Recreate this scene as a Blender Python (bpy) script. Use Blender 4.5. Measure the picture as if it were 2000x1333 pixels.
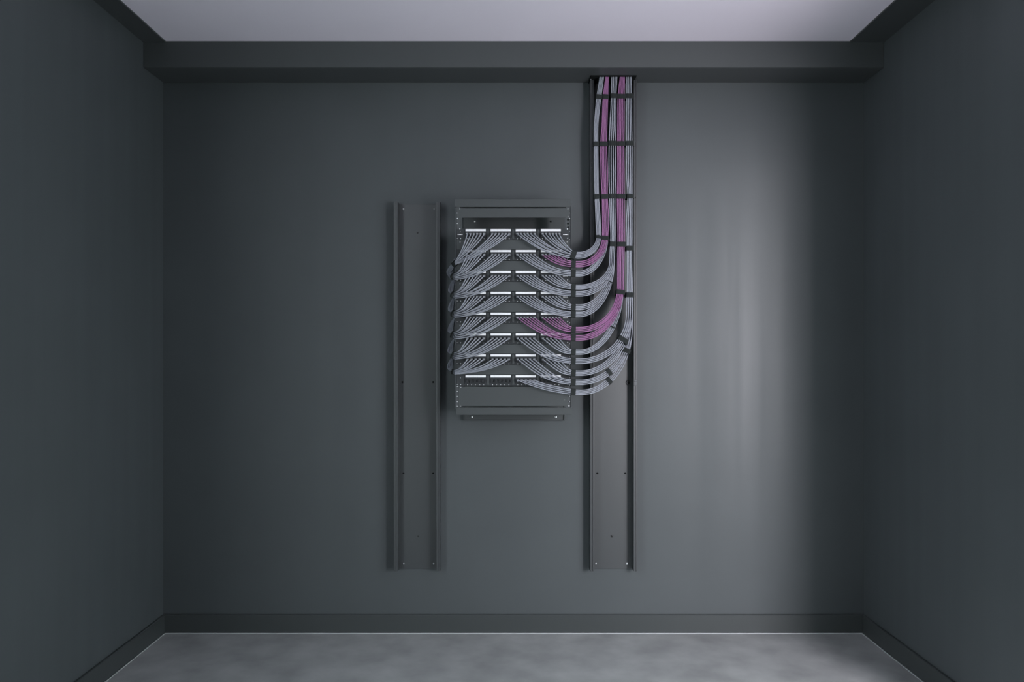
import bpy, bmesh, math, random
from mathutils import Vector, Matrix
random.seed(7)
for o in list(bpy.data.objects):
    bpy.data.objects.remove(o, do_unlink=True)
sc = bpy.context.scene
C = sc.collection

# ------------------------------------------------------------------ camera
D, ZC = 3.6, 1.26                 # camera distance to the back wall, lens height
VX, VY = 996.0, 690.0             # where the lens axis meets the picture
SW = 433.5                        # pixels per metre on the back wall
F = SW * D
cam = bpy.data.cameras.new('camera')
camo = bpy.data.objects.new('camera', cam); C.objects.link(camo)
camo.location = (0, -D, ZC); camo.rotation_euler = (math.pi/2, 0, 0)
cam.sensor_width = 36.0; cam.lens = F / 2000 * 36.0
cam.shift_x = (1000 - VX) / 2000; cam.shift_y = (VY - 666.5) / 2000
cam.clip_start = 0.05; cam.clip_end = 60
sc.camera = camo

# ------------------------------------------------------------------ world, lights, exposure
w = bpy.data.worlds.new('world'); sc.world = w; w.use_nodes = True
w.node_tree.nodes['Background'].inputs[0].default_value = (0.86, 0.97, 1.0, 1)
w.node_tree.nodes['Background'].inputs[1].default_value = 5.4

kl = bpy.data.lights.new('daylight_window', 'AREA')      # bright window of the hall beyond the doorway
kl.shape = 'RECTANGLE'; kl.size = 0.72; kl.size_y = 1.5
kl.energy = 162; kl.color = (0.985, 0.935, 1.0)
ko = bpy.data.objects.new('daylight_window', kl); C.objects.link(ko)
ko.location = (2.5, -4.0, 1.42)
ko.rotation_euler = (Vector((0.8, 0, 1.40)) - ko.location).to_track_quat('-Z', 'Y').to_euler()

vs = sc.view_settings
vs.view_transform = 'Standard'; vs.look = 'None'; vs.gamma = 1; vs.use_curve_mapping = False
vs.exposure = 0.0

# ------------------------------------------------------------------ helpers
def W(px, py, d):
    """picture position at d metres in front of the back wall -> world"""
    s = F / (D - d)
    return Vector(((px - VX) / s, -d, ZC - (py - VY) / s))

def mat(name, col, rough=0.5, metal=0.0, spec=0.5, noise=None, bump=None, rvar=None):
    m = bpy.data.materials.new(name); m.use_nodes = True
    nt = m.node_tree; b = nt.nodes['Principled BSDF']
    b.inputs['Base Color'].default_value = (*col, 1)
    b.inputs['Roughness'].default_value = rough
    b.inputs['Metallic'].default_value = metal
    b.inputs['Specular IOR Level'].default_value = spec
    geo = nt.nodes.new('ShaderNodeNewGeometry')
    def nz(scale, det, vec=(1, 1, 1)):
        mp = nt.nodes.new('ShaderNodeMapping'); mp.inputs['Scale'].default_value = vec
        nt.links.new(geo.outputs['Position'], mp.inputs['Vector'])
        n = nt.nodes.new('ShaderNodeTexNoise'); n.inputs['Scale'].default_value = scale
        n.inputs['Detail'].default_value = det
        nt.links.new(mp.outputs[0], n.inputs['Vector']); return n
    if noise:                      # (scale, detail, low, high, vec)
        n = nz(noise[0], noise[1], noise[4] if len(noise) > 4 else (1, 1, 1))
        r = nt.nodes.new('ShaderNodeMapRange')
        r.inputs['From Min'].default_value = .3; r.inputs['From Max'].default_value = .7
        r.inputs['To Min'].default_value = noise[2]; r.inputs['To Max'].default_value = noise[3]
        nt.links.new(n.outputs['Fac'], r.inputs['Value'])
        mx = nt.nodes.new('ShaderNodeVectorMath'); mx.operation = 'SCALE'
        mx.inputs[0].default_value = col
        nt.links.new(r.outputs[0], mx.inputs['Scale'])
        nt.links.new(mx.outputs[0], b.inputs['Base Color'])
    if rvar:                       # (scale, detail, low, high, vec)
        n = nz(rvar[0], rvar[1], rvar[4])
        r = nt.nodes.new('ShaderNodeMapRange')
        r.inputs['From Min'].default_value = .3; r.inputs['From Max'].default_value = .7
        r.inputs['To Min'].default_value = rvar[2]; r.inputs['To Max'].default_value = rvar[3]
        nt.links.new(n.outputs['Fac'], r.inputs['Value'])
        nt.links.new(r.outputs[0], b.inputs['Roughness'])
    if bump:                       # (scale, detail, strength, distance, vec)
        n = nz(bump[0], bump[1], bump[4] if len(bump) > 4 else (1, 1, 1))
        bp = nt.nodes.new('ShaderNodeBump')
        bp.inputs['Strength'].default_value = bump[2]; bp.inputs['Distance'].default_value = bump[3]
        nt.links.new(n.outputs['Fac'], bp.inputs['Height'])
        nt.links.new(bp.outputs[0], b.inputs['Normal'])
    return m

M = {}
M['paint'] = mat('dark_satin_wall_paint', (0.070, 0.0785, 0.083), 0.5, spec=0.35,
                 noise=(3, 3, .96, 1.04), rvar=(1.0, 3, .43, .58, (6.5, 6.5, .22)),
                 bump=(260, 2, .05, .002))
M['trimpaint'] = mat('dark_trim_paint', (0.050, 0.056, 0.057), 0.36, spec=0.4, bump=(90, 2, .03, .002))
M['soffitpaint'] = mat('dark_soffit_paint', (0.068, 0.074, 0.076), 0.5, spec=0.4)
M['ceiling'] = mat('white_ceiling_paint', (0.94, 0.87, 0.97), 0.9, spec=0.1, noise=(2, 2, .985, 1.015))
M['concrete'] = mat('polished_concrete', (0.345, 0.348, 0.352), 0.55, spec=0.3,
                    noise=(5.5, 10, .80, 1.20), bump=(35, 6, .10, .003))
M['bead'] = mat('pale_sealant', (0.42, 0.43, 0.45), 0.7)
M['steel'] = mat('grey_powder_coated_steel', (0.027, 0.031, 0.034), 0.40, spec=1.0, bump=(900, 1, .04, .0005))
M['panel'] = mat('rack_powder_coat', (0.056, 0.062, 0.064), 0.46, spec=0.4)
M['rail'] = mat('rail_powder_coat', (0.085, 0.092, 0.098), 0.4, spec=0.5)
M['black'] = mat('black_plastic', (0.030, 0.033, 0.036), 0.45, spec=0.4)
M['hole'] = mat('deep_black', (0.012, 0.013, 0.013), 0.9, spec=0.05)
M['white'] = mat('white_label_card', (0.88, 0.88, 0.90), 0.6, spec=0.2)
M['grey'] = mat('grey_cable_jacket', (0.278, 0.292, 0.334), 0.42, spec=0.4)
M['pink'] = mat('magenta_cable_jacket', (0.27, 0.118, 0.245), 0.42, spec=0.4)
M['plug'] = mat('clear_plug_plastic', (0.26, 0.27, 0.29), 0.25, spec=0.5)
M['velcro'] = mat('black_hook_and_loop', (0.026, 0.029, 0.029), 0.95, spec=0.1, bump=(1500, 2, .3, .0006))
M['chrome'] = mat('zinc_screw', (0.72, 0.73, 0.74), 0.28, metal=1.0)
M['stud'] = mat('bright_tin', (0.75, 0.76, 0.78), 0.45, metal=0.3)
M['darkscrew'] = mat('dark_screw', (0.02, 0.021, 0.022), 0.35, metal=0.2)

def link(name, me, m, parent=None):
    o = bpy.data.objects.new(name, me); C.objects.link(o)
    if m and not me.materials: me.materials.append(M[m])
    if parent: o.parent = parent
    return o
def from_bm(name, bm, m, parent=None, smooth=False):
    bmesh.ops.recalc_face_normals(bm, faces=bm.faces)
    me = bpy.data.meshes.new(name); bm.to_mesh(me); bm.free()
    if smooth:
        for p in me.polygons: p.use_smooth = True
    return link(name, me, m, parent)
def add_box(bm, lo, hi, bev=0.0, seg=1):
    r = bmesh.ops.create_cube(bm, size=1.0)
    vsx = r['verts']
    for v in vsx:
        v.co = Vector([(lo[i] + hi[i]) / 2 + v.co[i] * (hi[i] - lo[i]) for i in range(3)])
    if bev:
        es = set(e for v in vsx for e in v.link_edges)
        bmesh.ops.bevel(bm, geom=list(es), offset=bev, segments=seg, affect='EDGES', profile=.7)
def box(name, lo, hi, m, parent=None, bev=0.0, seg=1):
    bm = bmesh.new(); add_box(bm, lo, hi, bev, seg)
    o = from_bm(name, bm, m, parent)
    return o
def pbox(name, x0, y0, x1, y1, d0, d1, m, parent=None, bev=0.0):
    """box whose front face (at d1) spans the given picture rectangle"""
    a = W(x0, y1, d1); b = W(x1, y0, d1)
    return box(name, (a.x, -d1, a.z), (b.x, -d0, b.z), m, parent, bev)
def tag(o, label, cat, group=None):
    o['label'] = label; o['category'] = cat
    if group: o['group'] = group
    return o
def struct(o, label=None):
    o['kind'] = 'structure'
    if label: o['label'] = label; 
    return o
def thing(name, label, cat, loc=(0, 0, 0), group=None):
    o = bpy.data.objects.new(name, None); C.objects.link(o); o.empty_display_size = .05
    o.location = loc
    return tag(o, label, cat, group)
def adopt(child, parent):          # parent keeping the child's world place
    child.parent = parent
    child.matrix_parent_inverse = Matrix.Translation(parent.location).inverted()
    return child
ORD = ['first', 'second', 'third', 'fourth', 'fifth', 'sixth', 'seventh', 'eighth']

# ------------------------------------------------------------------ structure
XL, XR = -1.562, 1.594
ZT = 2.590                         # ceiling
ZS = 2.478                         # soffit underside
SD = 0.196                         # soffit depth
YR = -5.4                          # where the room opens behind the camera
JF, JN = -1.13, -2.86              # far and near jamb of the doorway in the right wall
T = 0.14
struct(box('floor', (XL - 1.9, YR, -0.10), (XR + 1.9, T, 0.0), 'concrete'), 'grey polished concrete floor with cloudy mottling')
struct(box('ceiling', (XL - T, YR, ZT), (XR + T, T, ZT + .10), 'ceiling'), 'pale lilac white flat ceiling')
struct(box('wall_back', (XL - T, 0, 0), (XR + T, T, ZT), 'paint'), 'dark grey satin painted back wall')
bm = bmesh.new()
add_box(bm, (XL - T, -2.0, 0), (XL, 0, ZT))
add_box(bm, (XL - T, YR, 0), (XL, -3.5, ZT))  # space between both pieces: added out-of-view opening that lets in fill light
struct(from_bm('wall_left', bm, 'paint'), 'dark grey painted left wall')
bm = bmesh.new()
add_box(bm, (XR, JF, 0), (XR + T, 0, ZT))
add_box(bm, (XR, YR, 0), (XR + T, JN, ZT))
add_box(bm, (XR, JN, 2.08), (XR + T, JF, ZT))
struct(from_bm('wall_right', bm, 'paint'), 'dark grey painted right wall in shade')
struct(box('wall_rear', (XL - T, YR - T, 0), (XR + T, YR, ZT), 'paint'), 'dark grey painted wall behind the camera')
struct(box('trim_1', (XL, -SD, ZS), (XR, 0, ZT), 'soffitpaint', bev=.002), 'dark grey boxed soffit along top of back wall')
struct(box('trim_2', (XL, YR, ZT - .006), (-1.466, -SD, ZT + .004), 'soffitpaint'), 'dark ceiling border along left wall')
struct(box('trim_3', (1.4485, YR, ZT - .006), (XR, -SD, ZT + .004), 'soffitpaint'), 'dark ceiling border along right wall')
BT, BH = 0.013, 0.083
struct(box('baseboard_back', (XL, -BT, 0.003), (XR, 0, BH), 'trimpaint', bev=.0025), 'dark painted baseboard under the back wall')
struct(box('baseboard_left', (XL, -2.0, 0.003), (XL + BT, -BT, BH), 'trimpaint', bev=.0025), 'dark painted baseboard along left wall')
struct(box('baseboard_right', (XR - BT, JF, 0.003), (XR, -BT, BH), 'trimpaint', bev=.0025), 'dark painted baseboard along right wall')
bm = bmesh.new()
add_box(bm, (XL + BT, -BT - .0035, 0), (XR - BT, -BT, .0032))
add_box(bm, (XL + BT, -2.0, 0), (XL + BT + .0035, -BT - .0035, .0032))
add_box(bm, (XR - BT - .0035, JF, 0), (XR - BT, -BT - .0035, .0032))
struct(from_bm('trim_4', bm, 'bead'), 'thin pale sealant line between baseboards and floor')

# ------------------------------------------------------------------ screws
def screw_mesh(name, r, h):
    bm = bmesh.new()
    n = 12
    rings = [(r, 0), (r, h * .45), (r * .75, h * .85), (r * .35, h), (r * .30, h * .6)]
    vv = [[bm.verts.new((rr * math.cos(2*math.pi*i/n), -hh, rr * math.sin(2*math.pi*i/n))) for i in range(n)] for rr, hh in rings]
    for a, b in zip(vv, vv[1:]):
        for i in range(n): bm.faces.new((a[i], a[(i+1) % n], b[(i+1) % n], b[i]))
    bm.faces.new(vv[-1])
    bmesh.ops.recalc_face_normals(bm, faces=bm.faces)
    me = bpy.data.meshes.new(name); bm.to_mesh(me); bm.free()
    return me
SCR = {}
def screw(name, p, r, h, m, parent):
    k = (round(r, 5), round(h, 5), m)
    if k not in SCR:
        SCR[k] = screw_mesh('screw', r, h); SCR[k].materials.append(M[m])
    o = link(name, SCR[k], None); o.location = p
    adopt(o, parent)
    return o

# ------------------------------------------------------------------ cable channels on the wall
CD = 0.050
def channel(name, label, fl, fr, ytop, ybot, ptop, pbot, screws):
    base = W((fl[0] + fr[1]) / 2, pbot, 0.0)
    t = thing(name, label, 'cable channel', base)
    a = W(fl[1] - 3, pbot, .003); b = W(fr[0] + 3, ptop, .003)
    adopt(box('back_plate', (a.x, -.003, a.z), (b.x, 0, b.z), 'steel', bev=.0006), t)
    for x0, x1 in (fl, fr):
        c = W(x0, ybot, CD); e = W(x1, ytop, CD)
        zt = min(e.z, ZS - .0005)
        adopt(box('flange', (c.x, -CD, c.z), (e.x, 0, zt), 'steel', bev=.0022, seg=2), t)
        # folded lip line on the face
        mx = c.x + (e.x - c.x) * .62
        adopt(box('lip', (mx, -CD - .0022, c.z + .001), (e.x - .001, -CD + .001, zt - .001), 'steel', bev=.0007), t)
    for sx, sy, r, m in screws:
        screw('screw' if m != 'hole' else 'punched_hole', W(sx, sy, .003), r, .004 if m != 'hole' else .0008, m, t)
    return t
lc = channel('cable_channel', 'short empty dark steel cable channel mounted left of the rack',
        (769, 777), (852.5, 860), 394, 1117, 399, 1112,
        [(788, 409, .0046, 'chrome'), (848, 409, .0034, 'stud'), (816, 455, .0038, 'darkscrew'), (817, 1048, .0038, 'darkscrew'),
         (788.5, 1101, .0032, 'chrome'), (847, 1101, .0032, 'stud'), (786, 747, .0045, 'hole'), (846, 747, .0045, 'hole'),
         (788, 925, .0045, 'hole'), (846, 925, .0045, 'hole')])
rc = channel('cable_channel', 'tall steel cable channel carrying the cables up to the soffit',
        (1152.5, 1160.5), (1237.5, 1244.5), 140, 1117, 158, 1112,
        [(1163.5, 1101, .0040, 'chrome'), (1224.5, 1101, .0040, 'stud'), (1195, 1048, .0052, 'darkscrew'),
         (1166.5, 925, .0050, 'hole'), (1221, 925, .0050, 'hole'), (1194, 1047, .0016, 'chrome')])
# round grommet and joint tab by the right flange
g = W(1227, 748, .003)
bm = bmesh.new()
bmesh.ops.create_cone(bm, segments=24, radius1=.0115, radius2=.0095, depth=.006, cap_ends=True,
                      matrix=Matrix.Translation((g.x, -.006, g.z)) @ Matrix.Rotation(math.pi/2, 4, 'X'))
gr = adopt(from_bm('grommet', bm, 'black'), rc)
screw('punched_hole', Vector((g.x, -.0095, g.z)), .005, .0012, 'hole', rc)
tb = adopt(pbox('joint_tab', 1237.8, 742.5, 1244, 753.5, CD, CD + .0042, 'rail', None, .0006), rc)
for dx in (1239.4, 1242.4):
    for dy in (745.5, 750.5):
        screw('punched_hole', W(dx, dy, CD + .0042), .0013, .0006, 'hole', rc)
screw('punched_hole', W(1241, 386.5, CD + .002), .0022, .001, 'hole', rc)
screw('screw', W(1156, 318, CD), .0012, .001, 'chrome', rc)
screw('screw', W(1156, 328, CD), .0012, .001, 'chrome', rc)
# collar where the cables enter the soffit
a = W(1158, 150, .0)
bm = bmesh.new()
c0 = W(1153, 150, .09); c1 = W(1243, 150, .09)
add_box(bm, (c0.x, -.100, ZS - .004), (c1.x, -.001, ZS + .0005), .001)
col = from_bm('entry_plate', bm, 'hole'); adopt(col, rc)
screw('screw', W(1154, 155.5, .06), .0022, .002, 'chrome', rc)

# ------------------------------------------------------------------ wall rack
DF = 0.200                          # panel faces
RB = W(1003, 822, 0)
rack = thing('wall_rack', 'dark open steel wall rack holding the patch panels', 'rack', (RB.x, 0, RB.z))
def R(o): return adopt(o, rack)
# wall plate with the lower tab
a = W(905, 822, .012); b = W(1103, 402, .012)
R(box('wall_plate', (a.x, -.012, a.z), (b.x, 0, b.z), 'panel', bev=.001))
# tab's side returns
for x in (a.x, b.x - .003):
    R(box('plate_return', (x, -.020, a.z), (x + .003, -.011, a.z + .42), 'panel', bev=.0005))
R(box('tab_edge', (a.x, -.016, a.z), (b.x, -.011, a.z + .003), 'panel', bev=.0005))
def bracket(name, y0, y1, x0, x1, top):
    p = W(x0, y1, DF + .006); q = W(x1, y0, DF + .006)
    bm = bmesh.new()
    add_box(bm, (p.x, -(DF + .006), p.z), (q.x, -(DF + .003), q.z), .0008)          # front lip
    zt = q.z - .003 if top else p.z
    add_box(bm, (p.x, -(DF + .004), zt), (q.x, -.012, zt + .003), .0006)            # shelf back to the wall
    for xa, xb in ((p.x, p.x + .003), (q.x - .003, q.x)):
        add_box(bm, (xa, -(DF + .004), p.z), (xb, -.10, q.z), .0006)                # side cheek
    R(from_bm(name, bm, 'panel'))
bracket('top_bracket', 389, 404.5, 888, 1115.5, True)
bracket('bottom_bracket', 796.5, 811, 890.5, 1117, False)
# rails: L section, front leg and side leg
for nm, xa, xb, side in (('rail', 889.8, 899, -1), ('rail', 1105, 1115.6, 1)):
    p = W(xa, 799, DF - .002); q = W(xb, 402, DF - .002)
    bm = bmesh.new()
    add_box(bm, (p.x, -(DF - .001), p.z), (q.x, -(DF - .004), q.z), .0005)
    xs = (p.x, p.x + .0025) if side < 0 else (q.x - .0025, q.x)
    add_box(bm, (xs[0], -(DF + .0035), p.z), (xs[1], -(DF - .045), q.z), .0005)
    R(from_bm(nm, bm, 'rail'))
for sx, sy, r in ((921.5, 815, .0055), (1085.5, 815, .0055)):
    screw('screw', W(sx, sy, .012), r, .006, 'chrome', rack)
for sx, sy, r in ((926.5, 433, .0050), (1076, 433, .0042)):
    screw('screw', W(sx, sy, .012), r, .006, 'chrome' if sx < 1000 else 'darkscrew', rack)
PX0, PX1 = 891.5, 1113.0

# slotted top panel (2U): frame around an opening
tp = thing('slotted_panel', 'dark two-unit rack panel with wide open slot at rack top', 'rack panel', W(1002, 448, DF))
bm = bmesh.new()
for (x0, y0, x1, y1) in ((PX0, 407.2, PX1, 425.2), (PX0, 425.2, 902.5, 447.6), (1104.5, 425.2, PX1, 447.6)):
    p = W(x0, y1, DF + .0025); q = W(x1, y0, DF + .0025)
    add_box(bm, (p.x, -(DF + .0025), p.z), (q.x, -DF, q.z))
bmesh.ops.remove_doubles(bm, verts=bm.verts, dist=.00001)
adopt(from_bm('face_plate', bm, 'panel'), tp)
for x0, x1 in ((901.3, 902.5), (1104.5, 1105.7)):
    adopt(pbox('slot_edge', x0, 425.2, x1, 447.6, DF + .001, DF + .0045, 'rail', None, .0004), tp)
for x, y, r, m in ((898, 408.8, .0022, 'stud'), (1109, 408.8, .0022, 'stud'), (898.2, 448.8 - 1.6, .0024, 'stud'), (1107.8, 447.6, .0024, 'stud'),
                   (892.6, 416.5, .0019, 'stud'), (893.2, 427, .0022, 'stud'), (893, 436.6, .0020, 'stud'), (1112.2, 416.5, .0014, 'stud'),
                   (1112.2, 427, .0022, 'stud'), (1109.5, 423.2, .0013, 'stud'), (1109.3, 429.3, .0042, 'hole'), (1109.3, 436.8, .0042, 'hole'), (1109.5, 444.4, .0036, 'hole')):
    screw('screw' if m != 'hole' else 'punched_hole', W(x, y, DF + .0025), r, .0016, m, tp)

# bottom 2U blank
bp_ = thing('blank_panel', 'tall blank dark filler panel at the foot of the rack', 'rack panel', W(1002, 794, DF))
adopt(pbox('face_plate', PX0 + 3.5, 755.8, PX1 - 3.2, 794.0, DF, DF + .003, 'panel', None, .0008), bp_)
for x, y, r in ((893.0, 755.3, .0019), (893, 765, .0019), (893, 775, .0019), (893, 785, .0019), (893, 794, .0019), (900, 757.2, .0017), (900, 794, .0015),
                (1112, 774.5, .0022), (1112, 784.8, .0022), (1111.3, 793.3, .0028), (1102.8, 781.8, .0009)):
    screw('screw', W(x, y, DF + .003), r, .0016, 'stud', bp_)

# seven 1U blanks between the patch panels
SY = [450.0 + 40.76 * k for k in range(8)]          # centre of each label strip
for k in range(7):
    y0, y1 = SY[k] + 19.0, SY[k] + 37.6
    t = thing('blank_panel', 'narrow blank filler panel directly under the %s patch panel from the top' % ORD[k], 'rack panel',
              W(1002, y1, DF), 'one-unit blank panels between the patch panels')
    adopt(pbox('face_plate', PX0, y0, PX1, y1, DF, DF + .003, 'panel', None, .0008), t)
    for x in (898.5, 1107.5):
        screw('screw', W(x, y0 + 4, DF + .003), .0018, .0016, 'darkscrew' if k % 2 else 'stud', t)

# patch panels
GX = [(909.2, 948.8), (958.2, 997.8), (1007.2, 1046.8), (1056.2, 1095.4)]
def nport(k): return 6 if k < 5 else 5
def port_px(k, g, i):
    x0, x1 = GX[g]; n = nport(k)
    return x0 + (x1 - x0) * (i + .5) / n
def port_mesh(wd, ht, dp):
    bm = bmesh.new()
    t_ = .0011
    add_box(bm, (-wd/2, -dp, -ht/2), (-wd/2 + t_, 0, ht/2)); add_box(bm, (wd/2 - t_, -dp, -ht/2), (wd/2, 0, ht/2))
    add_box(bm, (-wd/2 + t_, -dp, ht/2 - t_), (wd/2 - t_, 0, ht/2)); add_box(bm, (-wd/2 + t_, -dp, -ht/2), (wd/2 - t_, 0, -ht/2 + t_))
    # step of the latch notch
    add_box(bm, (-wd/2 + t_, -dp, -ht/2 + t_), (-wd/4, -.001, -ht/2 + .0035)); add_box(bm, (wd/4, -dp, -ht/2 + t_), (wd/2 - t_, -.001, -ht/2 + .0035))
    me = bpy.data.meshes.new('port'); bm.to_mesh(me); bm.free(); me.materials.append(M['black']); return me
PM = {5: port_mesh(.0150, .0160, .0055), 6: port_mesh(.0128, .0160, .0055)}
def sbox_mesh(name, sx, sy, sz, m, bev=0):
    bm = bmesh.new(); add_box(bm, (-sx/2, -sy, -sz/2), (sx/2, 0, sz/2), bev)
    me = bpy.data.meshes.new(name); bm.to_mesh(me); bm.free(); me.materials.append(M[m]); return me
LM = {5: sbox_mesh('label_card', .01705, .0012, .0088, 'white'), 6: sbox_mesh('label_card', .01415, .0012, .0088, 'white')}
DOT = sbox_mesh('port_stud', .0034, .0016, .0030, 'stud', .0006)
MK = sbox_mesh('printed_mark', .0042, .0004, .0036, 'white')
SF = F / (D - DF)
panels = []
for k in range(8):
    s = SY[k]
    what = ('with violet and grey cables on its right half', 'with violet cables on its right half')
    extra = {0: 'with all cables grey, under the slot', 1: 'with violet and grey cables on its right half', 2: 'with grey cables only',
             3: 'with grey cables only', 4: 'with violet cables filling its right half', 5: 'with grey cables only',
             6: 'with grey cables only', 7: 'with two empty left port groups'}[k]
    t = thing('patch_panel', ('black patch panel, %s from the top, %s' % (ORD[k], extra)) if k < 7 else 'lowest black patch panel with empty port groups and one plugged group',
              'patch panel', W(1002, s + 18.6, DF), 'patch panels in the wall rack')
    panels.append(t)
    adopt(pbox('face_plate', PX0, s - 2.6, PX1, s + 18.6, DF - .001, DF + .0015, 'black', None, .0006), t)
    n = nport(k)
    for g_, (x0, x1) in enumerate(GX):
        md = adopt(pbox('port_module', x0 - 1.2, s - 2.3, x1 + 1.2, s + 14.6, DF + .0014, DF + .0040, 'black', None, .0006), t)
        st = adopt(pbox('label_strip', x0 - .1, s - 2.2, x1 + .1, s + 2.2, DF + .0038, DF + .0052, 'plug', None, .0003), t)
        for i in range(n):
            px = port_px(k, g_, i)
            lo = link('label_card', LM[n], None); lo.location = W(px, s, DF + .0050)
            lo.parent = st
            po = link('port', PM[n], None); po.location = W(px, s + 9.2, DF + .0040); adopt(po, t)
            do = link('port_stud', DOT, None); do.location = W(px, s + 16.6, DF + .0015); adopt(do, t)
        hs = adopt(pbox('cable_guide', x1 + 2.4, s - 1.5, x1 + 6.6, s + 17, DF + .0013, DF + .0035, 'panel', None, .0008), t) if g_ < 3 else None
    for j in range(4):
        for bx in ((894.8, 1101.0) if k == 0 else (1100.6,)):
            if k in (5, 6, 7) and j > 2: continue
            mo = link('printed_mark', MK, None); mo.location = W(bx + j * 2.55, s + 8.2, DF + .0016); adopt(mo, t)
    for x, y, r in ((899, s + 3, .0017), (899.5, s + 16.2, .0024), (893, s + 16, .0016), (1108.5, s + 15.6, .0022), (1112.2, s + 3, .0014), (1112.2, s + 18, .0016)):
        screw('screw', W(x, y, DF + .0015), r, .0016, 'stud', t)

# ------------------------------------------------------------------ cables
CR = 0.00236                         # jacket radius
PXC = 2.72                           # pitch between neighbouring cables, picture px
def bez(p0, c0, c1, p1, n):
    out = []
    for i in range(n):
        t_ = i / n; u = 1 - t_
        out.append(tuple(u*u*u*p0[j] + 3*u*u*t_*c0[j] + 3*u*t_*t_*c1[j] + t_**3*p1[j] for j in range(3)))
    return out
def tube(pts, r, sides=8):
    bm = bmesh.new()
    P = [W(*p) for p in pts]
    # drop near duplicates
    Q = [P[0]]
    for p in P[1:]:
        if (p - Q[-1]).length > .0012: Q.append(p)
    P = Q
    n = len(P)
    tan = [(P[min(i+1, n-1)] - P[max(i-1, 0)]).normalized() for i in range(n)]
    ref = Vector((0, 0, 1)) if abs(tan[0].z) < .9 else Vector((1, 0, 0))
    nrm = (ref - tan[0] * ref.dot(tan[0])).normalized()
    rings = []
    for i in range(n):
        nrm = (nrm - tan[i] * nrm.dot(tan[i])).normalized()
        bn = tan[i].cross(nrm)
        rings.append([bm.verts.new(P[i] + (nrm * math.cos(2*math.pi*j/sides) + bn * math.sin(2*math.pi*j/sides)) * r) for j in range(sides)])
    for a_, b_ in zip(rings, rings[1:]):
        for j in range(sides): bm.faces.new((a_[j], a_[(j+1) % sides], b_[(j+1) % sides], b_[j]))
    bm.faces.new(rings[0]); bm.faces.new(rings[-1])
    return bm, P, tan
def plug_mesh():
    bm = bmesh.new()
    add_box(bm, (-.0053, -.012, -.0040), (.0053, .003, .0042), .0006)      # body
    add_box(bm, (-.0024, -.0135, -.0062), (.0024, -.001, -.0046), .0004)     # latch
    bmesh.ops.create_cone(bm, segments=8, radius1=.0044, radius2=.0033, depth=.010, cap_ends=True,
                          matrix=Matrix.Translation((0, -.0165, 0)) @ Matrix.Rotation(math.pi/2, 4, 'X'))
    bmesh.ops.recalc_face_normals(bm, faces=bm.faces)
    me = bpy.data.meshes.new('plug'); bm.to_mesh(me); bm.free(); me.materials.append(M['plug']); return me
PLUG = plug_mesh()
CABLES = {}                          # bundle key -> list of (world points)
def cable(key, k, g_, i, pts, colour):
    bm, P, tan = tube(pts, CR)
    cname = 'grey' if colour == 'grey' else 'violet'
    side = ['leftmost', 'centre-left', 'centre-right', 'rightmost'][g_]
    row = (ORD[k] + ' patch panel') if k < 7 else 'lowest patch panel'
    o = from_bm('network_cable', bm, colour, None, True)
    tag(o, '%s cable in the %s port of the %s port group, %s' % (cname, ORD[i], side, row + (' down' if k < 7 else '')), 'cable', 'network cables')
    pl = link('plug', PLUG, None, o)
    pl.location = W(port_px(k, g_, i), SY[k] + 8.0, DF + .006)
    CABLES.setdefault(key, []).append(P)
    return o

# cross-sections: (u across, v depth layer)
def section(n, wide):
    out = []; left = n; layer = 0
    while left > 0:
        c = min(left, wide)
        slots = sorted((j - (wide - 1) / 2 for j in range(wide)), key=abs)[:c]
        for u_ in sorted(slots): out.append((u_, layer))
        left -= c; layer += 1
    return out

COLX = {  # picture y: (left, right) of the five columns
    149: [(1171, 1180), (1182, 1189), (1194, 1205.5), (1210, 1221), (1223, 1234)],
    190: [(1164.5, 1174.5), (1177, 1188), (1193, 1204), (1206, 1220), (1223, 1234.5)],
    245: [(1160, 1168.5), (1174.5, 1186), (1190.5, 1203.5), (1205, 1220), (1222.5, 1235)],
    282: [(1159.5, 1168.5), (1172, 1185.5), (1188.5, 1202.5), (1205, 1219), (1223, 1235.5)],
    340: [(1160, 1169), (1172.5, 1187), (1188.5, 1203), (1205, 1220), (1222.5, 1235.5)],
    385: [(1161, 1170), (1175, 1187), (1189.5, 1202), (1204.5, 1220), (1225, 1235.5)],
    430: [(1163, 1173), (1175.5, 1189.5), (1191, 1202), (1205, 1220.5), (1222.5, 1235.5)],
    462: [(1164.5, 1174), (1175.5, 1188), (1192, 1202), (1205.5, 1220.5), (1223.5, 1235.5)],
    510: [None, None, (1189.5, 1201), (1205, 1219.5), (1224, 1235)],
    560: [None, None, None, (1205, 1218.5), (1224, 1236)],
    610: [None, None, None, None, (1222.5, 1236)],
    640: [None, None, None, None, (1222.0, 1236)],
}
YS = sorted(COLX)
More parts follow.
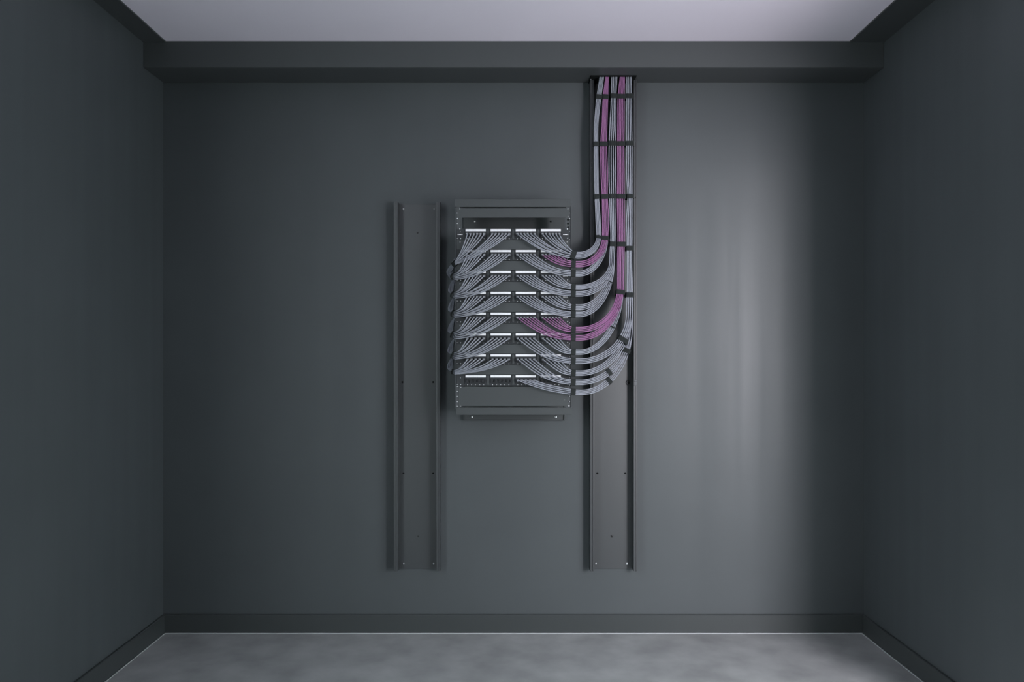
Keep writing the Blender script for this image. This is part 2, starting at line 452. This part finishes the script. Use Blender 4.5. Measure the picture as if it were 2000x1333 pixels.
# bundle: key, panel, groups, colour, y at strap, half height at strap px, column, entry y, depth layer offset
RB_ = [
    ('r1', 0, (3, 2), 'grey', 498.0, 6.6, 0, 462, 0),
    ('r2p', 1, (3,), 'pink', 516.0, 6.0, 1, 462, 0),
    ('r2g', 1, (2,), 'grey', 534.5, 5.6, 1, 462, 2),
    ('r3a', 2, (3,), 'grey', 560.7, 4.8, 2, 510, 0),
    ('r3b', 2, (2,), 'grey', 574.0, 5.4, 2, 510, 2),
    ('r4a', 3, (3,), 'grey', 600.3, 5.6, 2, 510, 4),
    ('r4b', 3, (2,), 'grey', 614.3, 5.2, 2, 510, 6),
    ('r5a', 4, (3,), 'pink', 644.0, 5.4, 3, 560, 0),
    ('r5b', 4, (2,), 'pink', 660.0, 5.4, 3, 560, 2),
    ('r6a', 5, (3,), 'grey', 688.0, 5.0, 3, 560, 5),
    ('r6b', 5, (2,), 'grey', 705.5, 5.4, 4, 610, 0),
    ('r7a', 6, (3,), 'grey', 729.0, 5.2, 4, 610, 2),
    ('r7b', 6, (2,), 'grey', 747.0, 5.2, 4, 640, 4),
    ('r8', 7, (2,), 'grey', 766.3, 5.2, 4, 640, 6),
]
SX = 1121.0
DCOL = 0.088
def jit(a): return random.uniform(-a, a)
for key, k, groups, colour, yb, hb, ci, ye, lay in RB_:
    members = [(g_, i) for g_ in groups for i in range(nport(k))]
    n = len(members)
    sec = section(n, 5 if n > 6 else 4)
    # upper strands of the bundle come from the ports nearest the strap
    front = sorted(range(n), key=lambda q: sec[q][0])
    members.sort(key=lambda m_: -(m_[0] * 10 + m_[1]))
    umax = max(abs(u) for u, v in sec)
    sec2 = sorted(section(n, 5 if ci in (1, 3) else 4))                     # tighter section once inside the channel
    umax2 = max(abs(u) for u, v in sec2)
    for r_, (q, (g_, i)) in enumerate(zip(front, members)):
        u, v = sec[q]
        un = u / umax
        u2, v2 = sec2[r_]; un2 = u2 / umax2
        px = port_px(k, g_, i); py = SY[k] + 7.6
        dep = .232 - v * .0052
        p0 = (px, py, DF + .024)
        p1 = (SX - 1.5, yb + un * (hb - 1.0), dep)
        dx, dy = p1[0] - px, p1[1] - py
        pts = []
        if key == 'r1':
            c0 = (px + dx * .22 + 1, py + dy * .42, DF + .050)
            c1 = (p1[0] - max(10, dx * .42), p1[1] - 4.5 + un * 3.5 - (2 if g_ == 3 else 0), dep + .010)
        else:
            kx = min(.50 * dx, .60 * dy + .05 * dx + 2)
            c0 = (px + kx, py + .62 * dy + jit(1.0), DF + .046 + jit(.004))
            c1 = (p1[0] - max(.45 * dx, 9), p1[1] - (0.05 * dy), dep + .012)
        if key == 'r8':
            c0 = (px + dx * .30, py + dy * .50, DF + .040); c1 = (p1[0] - .40 * dx, p1[1] - 4.5 + un, dep + .008)
        a0 = (px + .18 * (c0[0] - px) * .3, py + .3, DF + .036)
        pts += [(px, py + .2, DF + .014), (px, py + .2, DF + .022)]
        pts += bez(p0, (p0[0] + .1 * kx if key not in ('r1', 'r8') else p0[0], py, DF + .034) if False else c0, c1, p1, 20)
        # through the strap, horizontally
        p2 = (SX + 7, p1[1] + (.4 if key != 'r1' else 1.0), dep - .002)
        # column entry
        l, r = [COLX[ye][ci]][0]
        cx, hw = (l + r) / 2, (r - l) / 2 - 1.2
        de = DCOL - (lay + v2) * .0050
        p3 = (cx + un2 * hw, ye, de)
        ex, ey = p3[0] - p2[0], p2[1] - p3[1]
        pts += [p1] + bez(p2, (p2[0] + .56 * ex, p2[1] + (.02 * ey if key != 'r8' else 5.0), dep - .030), (p3[0], p3[1] + .58 * ey, de + .035), p3, 22)
        # up the column
        prev = p3; ys = [y for y in YS if y < ye][::-1]
        nodes = [p3]
        swap = jit(.10)
        for y in ys:
            l, r = COLX[y][ci]
            cx, hw = (l + r) / 2, (r - l) / 2 - 1.2
            strapped = y in (190, 282, 385)
            w_ = 1.0 if strapped else 1.0
            nodes.append((cx + (un2 + (0 if strapped else swap)) * hw * w_, y, de + (0 if strapped else jit(.0015))))
        nodes.append((nodes[-1][0], 140, de))
        for a_, b_ in zip(range(len(nodes) - 1), range(1, len(nodes))):
            pa, pb = nodes[a_], nodes[b_]
            pm = nodes[a_ - 1] if a_ else (pa[0], pa[1] + 30, pa[2]); pn = nodes[b_ + 1] if b_ + 1 < len(nodes) else (pb[0], pb[1] - 9, pb[2])
            h = pa[1] - pb[1]
            sa = (pb[0] - pm[0]) / (pm[1] - pb[1]) if a_ else 0; sb = (pn[0] - pa[0]) / (pa[1] - pn[1])
            pts += bez(pa, (pa[0] + sa * h / 3, pa[1] - h / 3, pa[2]), (pb[0] - sb * h / 3, pb[1] + h / 3, pb[2]), pb, 6)
        pts.append(nodes[-1])
        cable(key, k, g_, i, pts, colour)

# left half: bundles sweep left, round the rack's edge and up behind it
LY = [(512.0, 5.0), (540.5, 6.5), (577.0, 6.8), (614.0, 6.8), (655.5, 7.4), (695.5, 7.2), (727.5, 4.6)]
for k in range(7):
    yb, hb = LY[k]
    n_ = nport(k)
    members = [(g_, i) for g_ in (0, 1) for i in range(n_)]
    n = len(members)
    sec = section(n, 5)
    front = sorted(range(n), key=lambda q: sec[q][0])
    umax = max(abs(u) for u, v in sec)
    xs_ = 889.5 if k else 891.5
    for q, (g_, i) in zip(front, members):
        u, v = sec[q]; un = u / umax
        px = port_px(k, g_, i); py = SY[k] + 7.6
        dep = .216 - v * .0052
        p1 = (xs_ + (jit(.5)), yb + un * (hb - 1.0), dep)
        dx, dy = px - p1[0], p1[1] - py
        p0 = (px, py, DF + .024)
        if k == 0:
            c0 = (px - dx * .25, py + dy * .40, DF + .050); c1 = (p1[0] + dx * .28 + 3, p1[1] - dy * (.26 if g_ == 0 else .16), dep + .022)
        else:
            kx = min(.42 * dx, .55 * dy + .08 * dx)
            c0 = (px - kx, py + .58 * dy + jit(1.0), DF + .046 + jit(.004))
            c1 = (p1[0] + max(.42 * dx, 5), p1[1] - .06 * dy - 1.0, dep + .024)
        pts = [(px, py + .2, DF + .014), (px, py + .2, DF + .022)] + bez(p0, c0, c1, p1, 20)
        xcol = 884.0 + un * 5.0 - k * .5
        if k == 0:
            p2 = (876 + un * 3, yb + 22 + un * 3, .13)
            pts += bez(p1, (p1[0] - 7, p1[1] + 7, dep - .025), (p2[0] + 1, p2[1] - 6, .15), p2, 10)
            p3 = (905, yb + 45 + un * 4, .040 - v * .004)
            pts += bez(p2, (p2[0] - 1, p2[1] + 10, .09), (893, p3[1], .045), p3, 10) + [p3]
        else:
            p2 = (xcol - 1.5 + v, yb - 17 - 5 * un, .125 - v * .006)
            pts += bez(p1, (p1[0] - 7, p1[1] + .5, dep - .030), (p2[0] - 1.5, p2[1] + 9, .15 - v * .006), p2, 12)
            p3 = (899 + un * 2, yb - 47 - 4 * un, .058 - v * .005)
            pts += bez(p2, (p2[0] + 1.5, p2[1] - 9, .105 - v * .006), (p3[0] - 8, p3[1] + 4, p3[2] + .010), p3, 10)
            p4 = (940, yb - 52 - 4 * un, .045 - v * .004)
            pts += bez(p3, (p3[0] + 10, p3[1] - 4, p3[2]), (p4[0] - 12, p4[1], p4[2]), p4, 6) + [p4]
        cable('l%d' % (k + 1), k, g_, i, pts, 'grey')

# ------------------------------------------------------------------ straps, fitted round the cables they hold
def strap(keys, px, py, d, width, label, name='cable_strap', thick=.0013, margin=.0007, group=None, tilt=None, growx=0.0):
    target = W(px, py, d)
    pts = []; tans = []
    for key in keys:
        for P in CABLES[key]:
            j = min(range(1, len(P) - 1), key=lambda q: (P[q].x - target.x)**2 + (P[q].z - target.z)**2 + .15*(P[q].y - target.y)**2)
            pts.append((P, j)); tans.append((P[j+1] - P[j-1]).normalized())
    t_ = sum(tans, Vector()).normalized()
    if tilt is not None: t_ = (t_ + Vector(tilt)).normalized()
    nrm = t_.cross(Vector((0, 1, 0))).normalized()
    bn = nrm.cross(t_).normalized()
    ctr = sum((P[j] for P, j in pts), Vector()) / len(pts)
    # where each cable crosses the strap's plane
    us, vs_ = [], []
    for P, j in pts:
        best = None
        for q in range(max(0, j - 8), min(len(P) - 1, j + 8)):
            a_, b_ = (P[q] - ctr).dot(t_), (P[q+1] - ctr).dot(t_)
            if a_ * b_ <= 0 and a_ != b_:
                x = P[q].lerp(P[q+1], a_ / (a_ - b_)); best = x; break
        x = best if best is not None else P[j]
        us.append((x - ctr).dot(nrm)); vs_.append((x - ctr).dot(bn))
    pad = CR + margin
    u0, u1, v0, v1 = min(us) - pad - growx, max(us) + pad + growx, min(vs_) - pad, max(vs_) + pad
    cu, cv, hu, hv = (u0+u1)/2, (v0+v1)/2, (u1-u0)/2, (v1-v0)/2
    def loop(extra):
        out = []
        for s_ in range(32):
            a_ = 2 * math.pi * s_ / 32
            e = .42                                        # rounded rectangle
            cx_ = math.copysign(abs(math.cos(a_))**e, math.cos(a_)); sx_ = math.copysign(abs(math.sin(a_))**e, math.sin(a_))
            out.append((cu + (hu + extra) * cx_, cv + (hv + extra) * sx_))
        return out
    bm = bmesh.new()
    rings = []
    for extra, off in ((thick, -width/2), (thick, width/2), (0, width/2), (0, -width/2)):
        rings.append([bm.verts.new(ctr + nrm * a_ + bn * b_ + t_ * off) for a_, b_ in loop(extra)])
    for a_ in range(4):
        r0, r1 = rings[a_], rings[(a_ + 1) % 4]
        for s_ in range(32): bm.faces.new((r0[s_], r0[(s_+1) % 32], r1[(s_+1) % 32], r1[s_]))
    o = from_bm(name, bm, 'velcro')
    tag(o, label, 'strap', group)
    # overlapping free end
    bm = bmesh.new()
    sgn = -1 if bn.y > 0 else 1
    vv = cv + sgn * (hv + thick)
    c_ = [ctr + nrm * (cu + a_ * hu * .55) + bn * (vv + sgn * h_) + t_ * (b_ * width * .48) for h_ in (0, .0009) for a_, b_ in ((-.3, -1), (1, -1), (1, 1), (-.3, 1))]
    V = [bm.verts.new(x) for x in c_]
    for f in ((0,1,2,3), (4,5,6,7), (0,1,5,4), (1,2,6,5), (2,3,7,6), (3,0,4,7)): bm.faces.new([V[x] for x in f])
    e_ = from_bm('strap_end', bm, 'velcro', o)
    return o

BN = {'r1': 'topmost bundle leaving the rack to the right', 'r2p': 'short violet bundle right of the rack', 'r2g': 'grey bundle just under the short violet bundle',
      'r3a': 'upper grey bundle of the third patch panel', 'r3b': 'lower grey bundle of the third patch panel',
      'r4a': 'upper grey bundle of the fourth patch panel', 'r4b': 'lower grey bundle of the fourth patch panel',
      'r5a': 'upper of the two wide violet bundles', 'r5b': 'lower of the two wide violet bundles',
      'r6a': 'grey bundle just below the wide violet bundles', 'r6b': 'second grey bundle below the violet bundles',
      'r7a': 'third lowest grey bundle at the rack edge', 'r7b': 'second lowest grey bundle at the rack edge', 'r8': 'lowest grey bundle at the rack edge'}
for key, k, groups, colour, yb, hb, ci, ye, lay in RB_:
    strap([key], 1120.5, yb, .228, .0195 if key != 'r1' else .021, 'black strap on the ' + BN[key], growx=.0008, group='straps along the rack edge',
          tilt=(.0, 0, -.25) if key == 'r1' else None)
COLK = [['r1'], ['r2p', 'r2g'], ['r3a', 'r3b', 'r4a', 'r4b'], ['r5a', 'r5b', 'r6a'], ['r6b', 'r7a', 'r7b', 'r8']]
CN = ['leftmost grey column', 'left violet column', 'middle grey column', 'right violet column', 'rightmost grey column']
for y, lv in ((190, 'top strap, near the soffit'), (282, 'second strap from the top'), (385, 'third strap from the top')):
    for ci in range(5):
        l, r = COLX[y][ci]
        strap(COLK[ci], (l + r) / 2, y, .07, .0205, 'black %s of the %s' % (lv, CN[ci]), growx=.0012, group='straps on the cable columns')
for ci, x, y, til in ((0, 1169, 467, None), (1, 1181, 470, None), (2, 1197, 480, None), (3, 1213, 481, None), (4, 1229.5, 483, None)):
    strap(COLK[ci], x, y, .075, .0205, 'black strap fourth from the top on the %s' % CN[ci], growx=.0012, group='straps on the cable columns')
strap(['r5a', 'r5b', 'r6a'], 1211, 573, .075, .0215, 'black strap on the right violet column where it starts bending', growx=.0016, group='straps on the cable columns')
strap(COLK[4], 1230, 575, .075, .0215, 'black lowest strap on the straight part of the rightmost grey column', growx=.0012, group='straps on the cable columns')
strap(['r6b', 'r7a'], 1214, 664, .12, .0215, 'black strap on two grey bundles merging, right of the violet curve', growx=.001, group='straps on the curves')
strap(['r7b', 'r8'], 1226, 685, .12, .0215, 'black strap on outer grey curve nearest the channel flange', growx=.001, group='straps on the curves')
strap(['r7b'], 1191, 733, .17, .0195, 'black strap on the second lowest grey curve, over the channel', growx=.001, group='straps on the curves')
strap(['r8'], 1192, 752, .17, .0195, 'black strap on the lowest grey curve, over the channel', growx=.001, group='straps on the curves')
strap(['r4a', 'r4b'], 1193, 553, .12, .004, 'thin black cable tie on the fourth panel grey curve', 'cable_tie', .0012, group='thin cable ties')
strap(['r6a'], 1203, 645, .14, .006, 'thin black cable tie on grey curve just below the violet curve', 'cable_tie', .0012, group='thin cable ties')
for k in range(7):
    x = 886 if k else 888.5
    strap(['l%d' % (k + 1)], x, LY[k][0] + (1 if k else 3), .20, .018, 'black strap at the left rack edge on the %s cable bundle from the top' % ORD[k],
          growx=.0005, group='straps at the left rack edge')

# ------------------------------------------------------------------ origins of the one-mesh things at their own centre
for o in [x for x in C.objects if x.type == 'MESH' and x.parent is None and 'category' in x]:
    cs = [Vector(c) for c in o.bound_box]
    c = sum(cs, Vector()) / 8
    o.data.transform(Matrix.Translation(-c)); o.location = c
    for ch in o.children:
        ch.location = ch.location - c
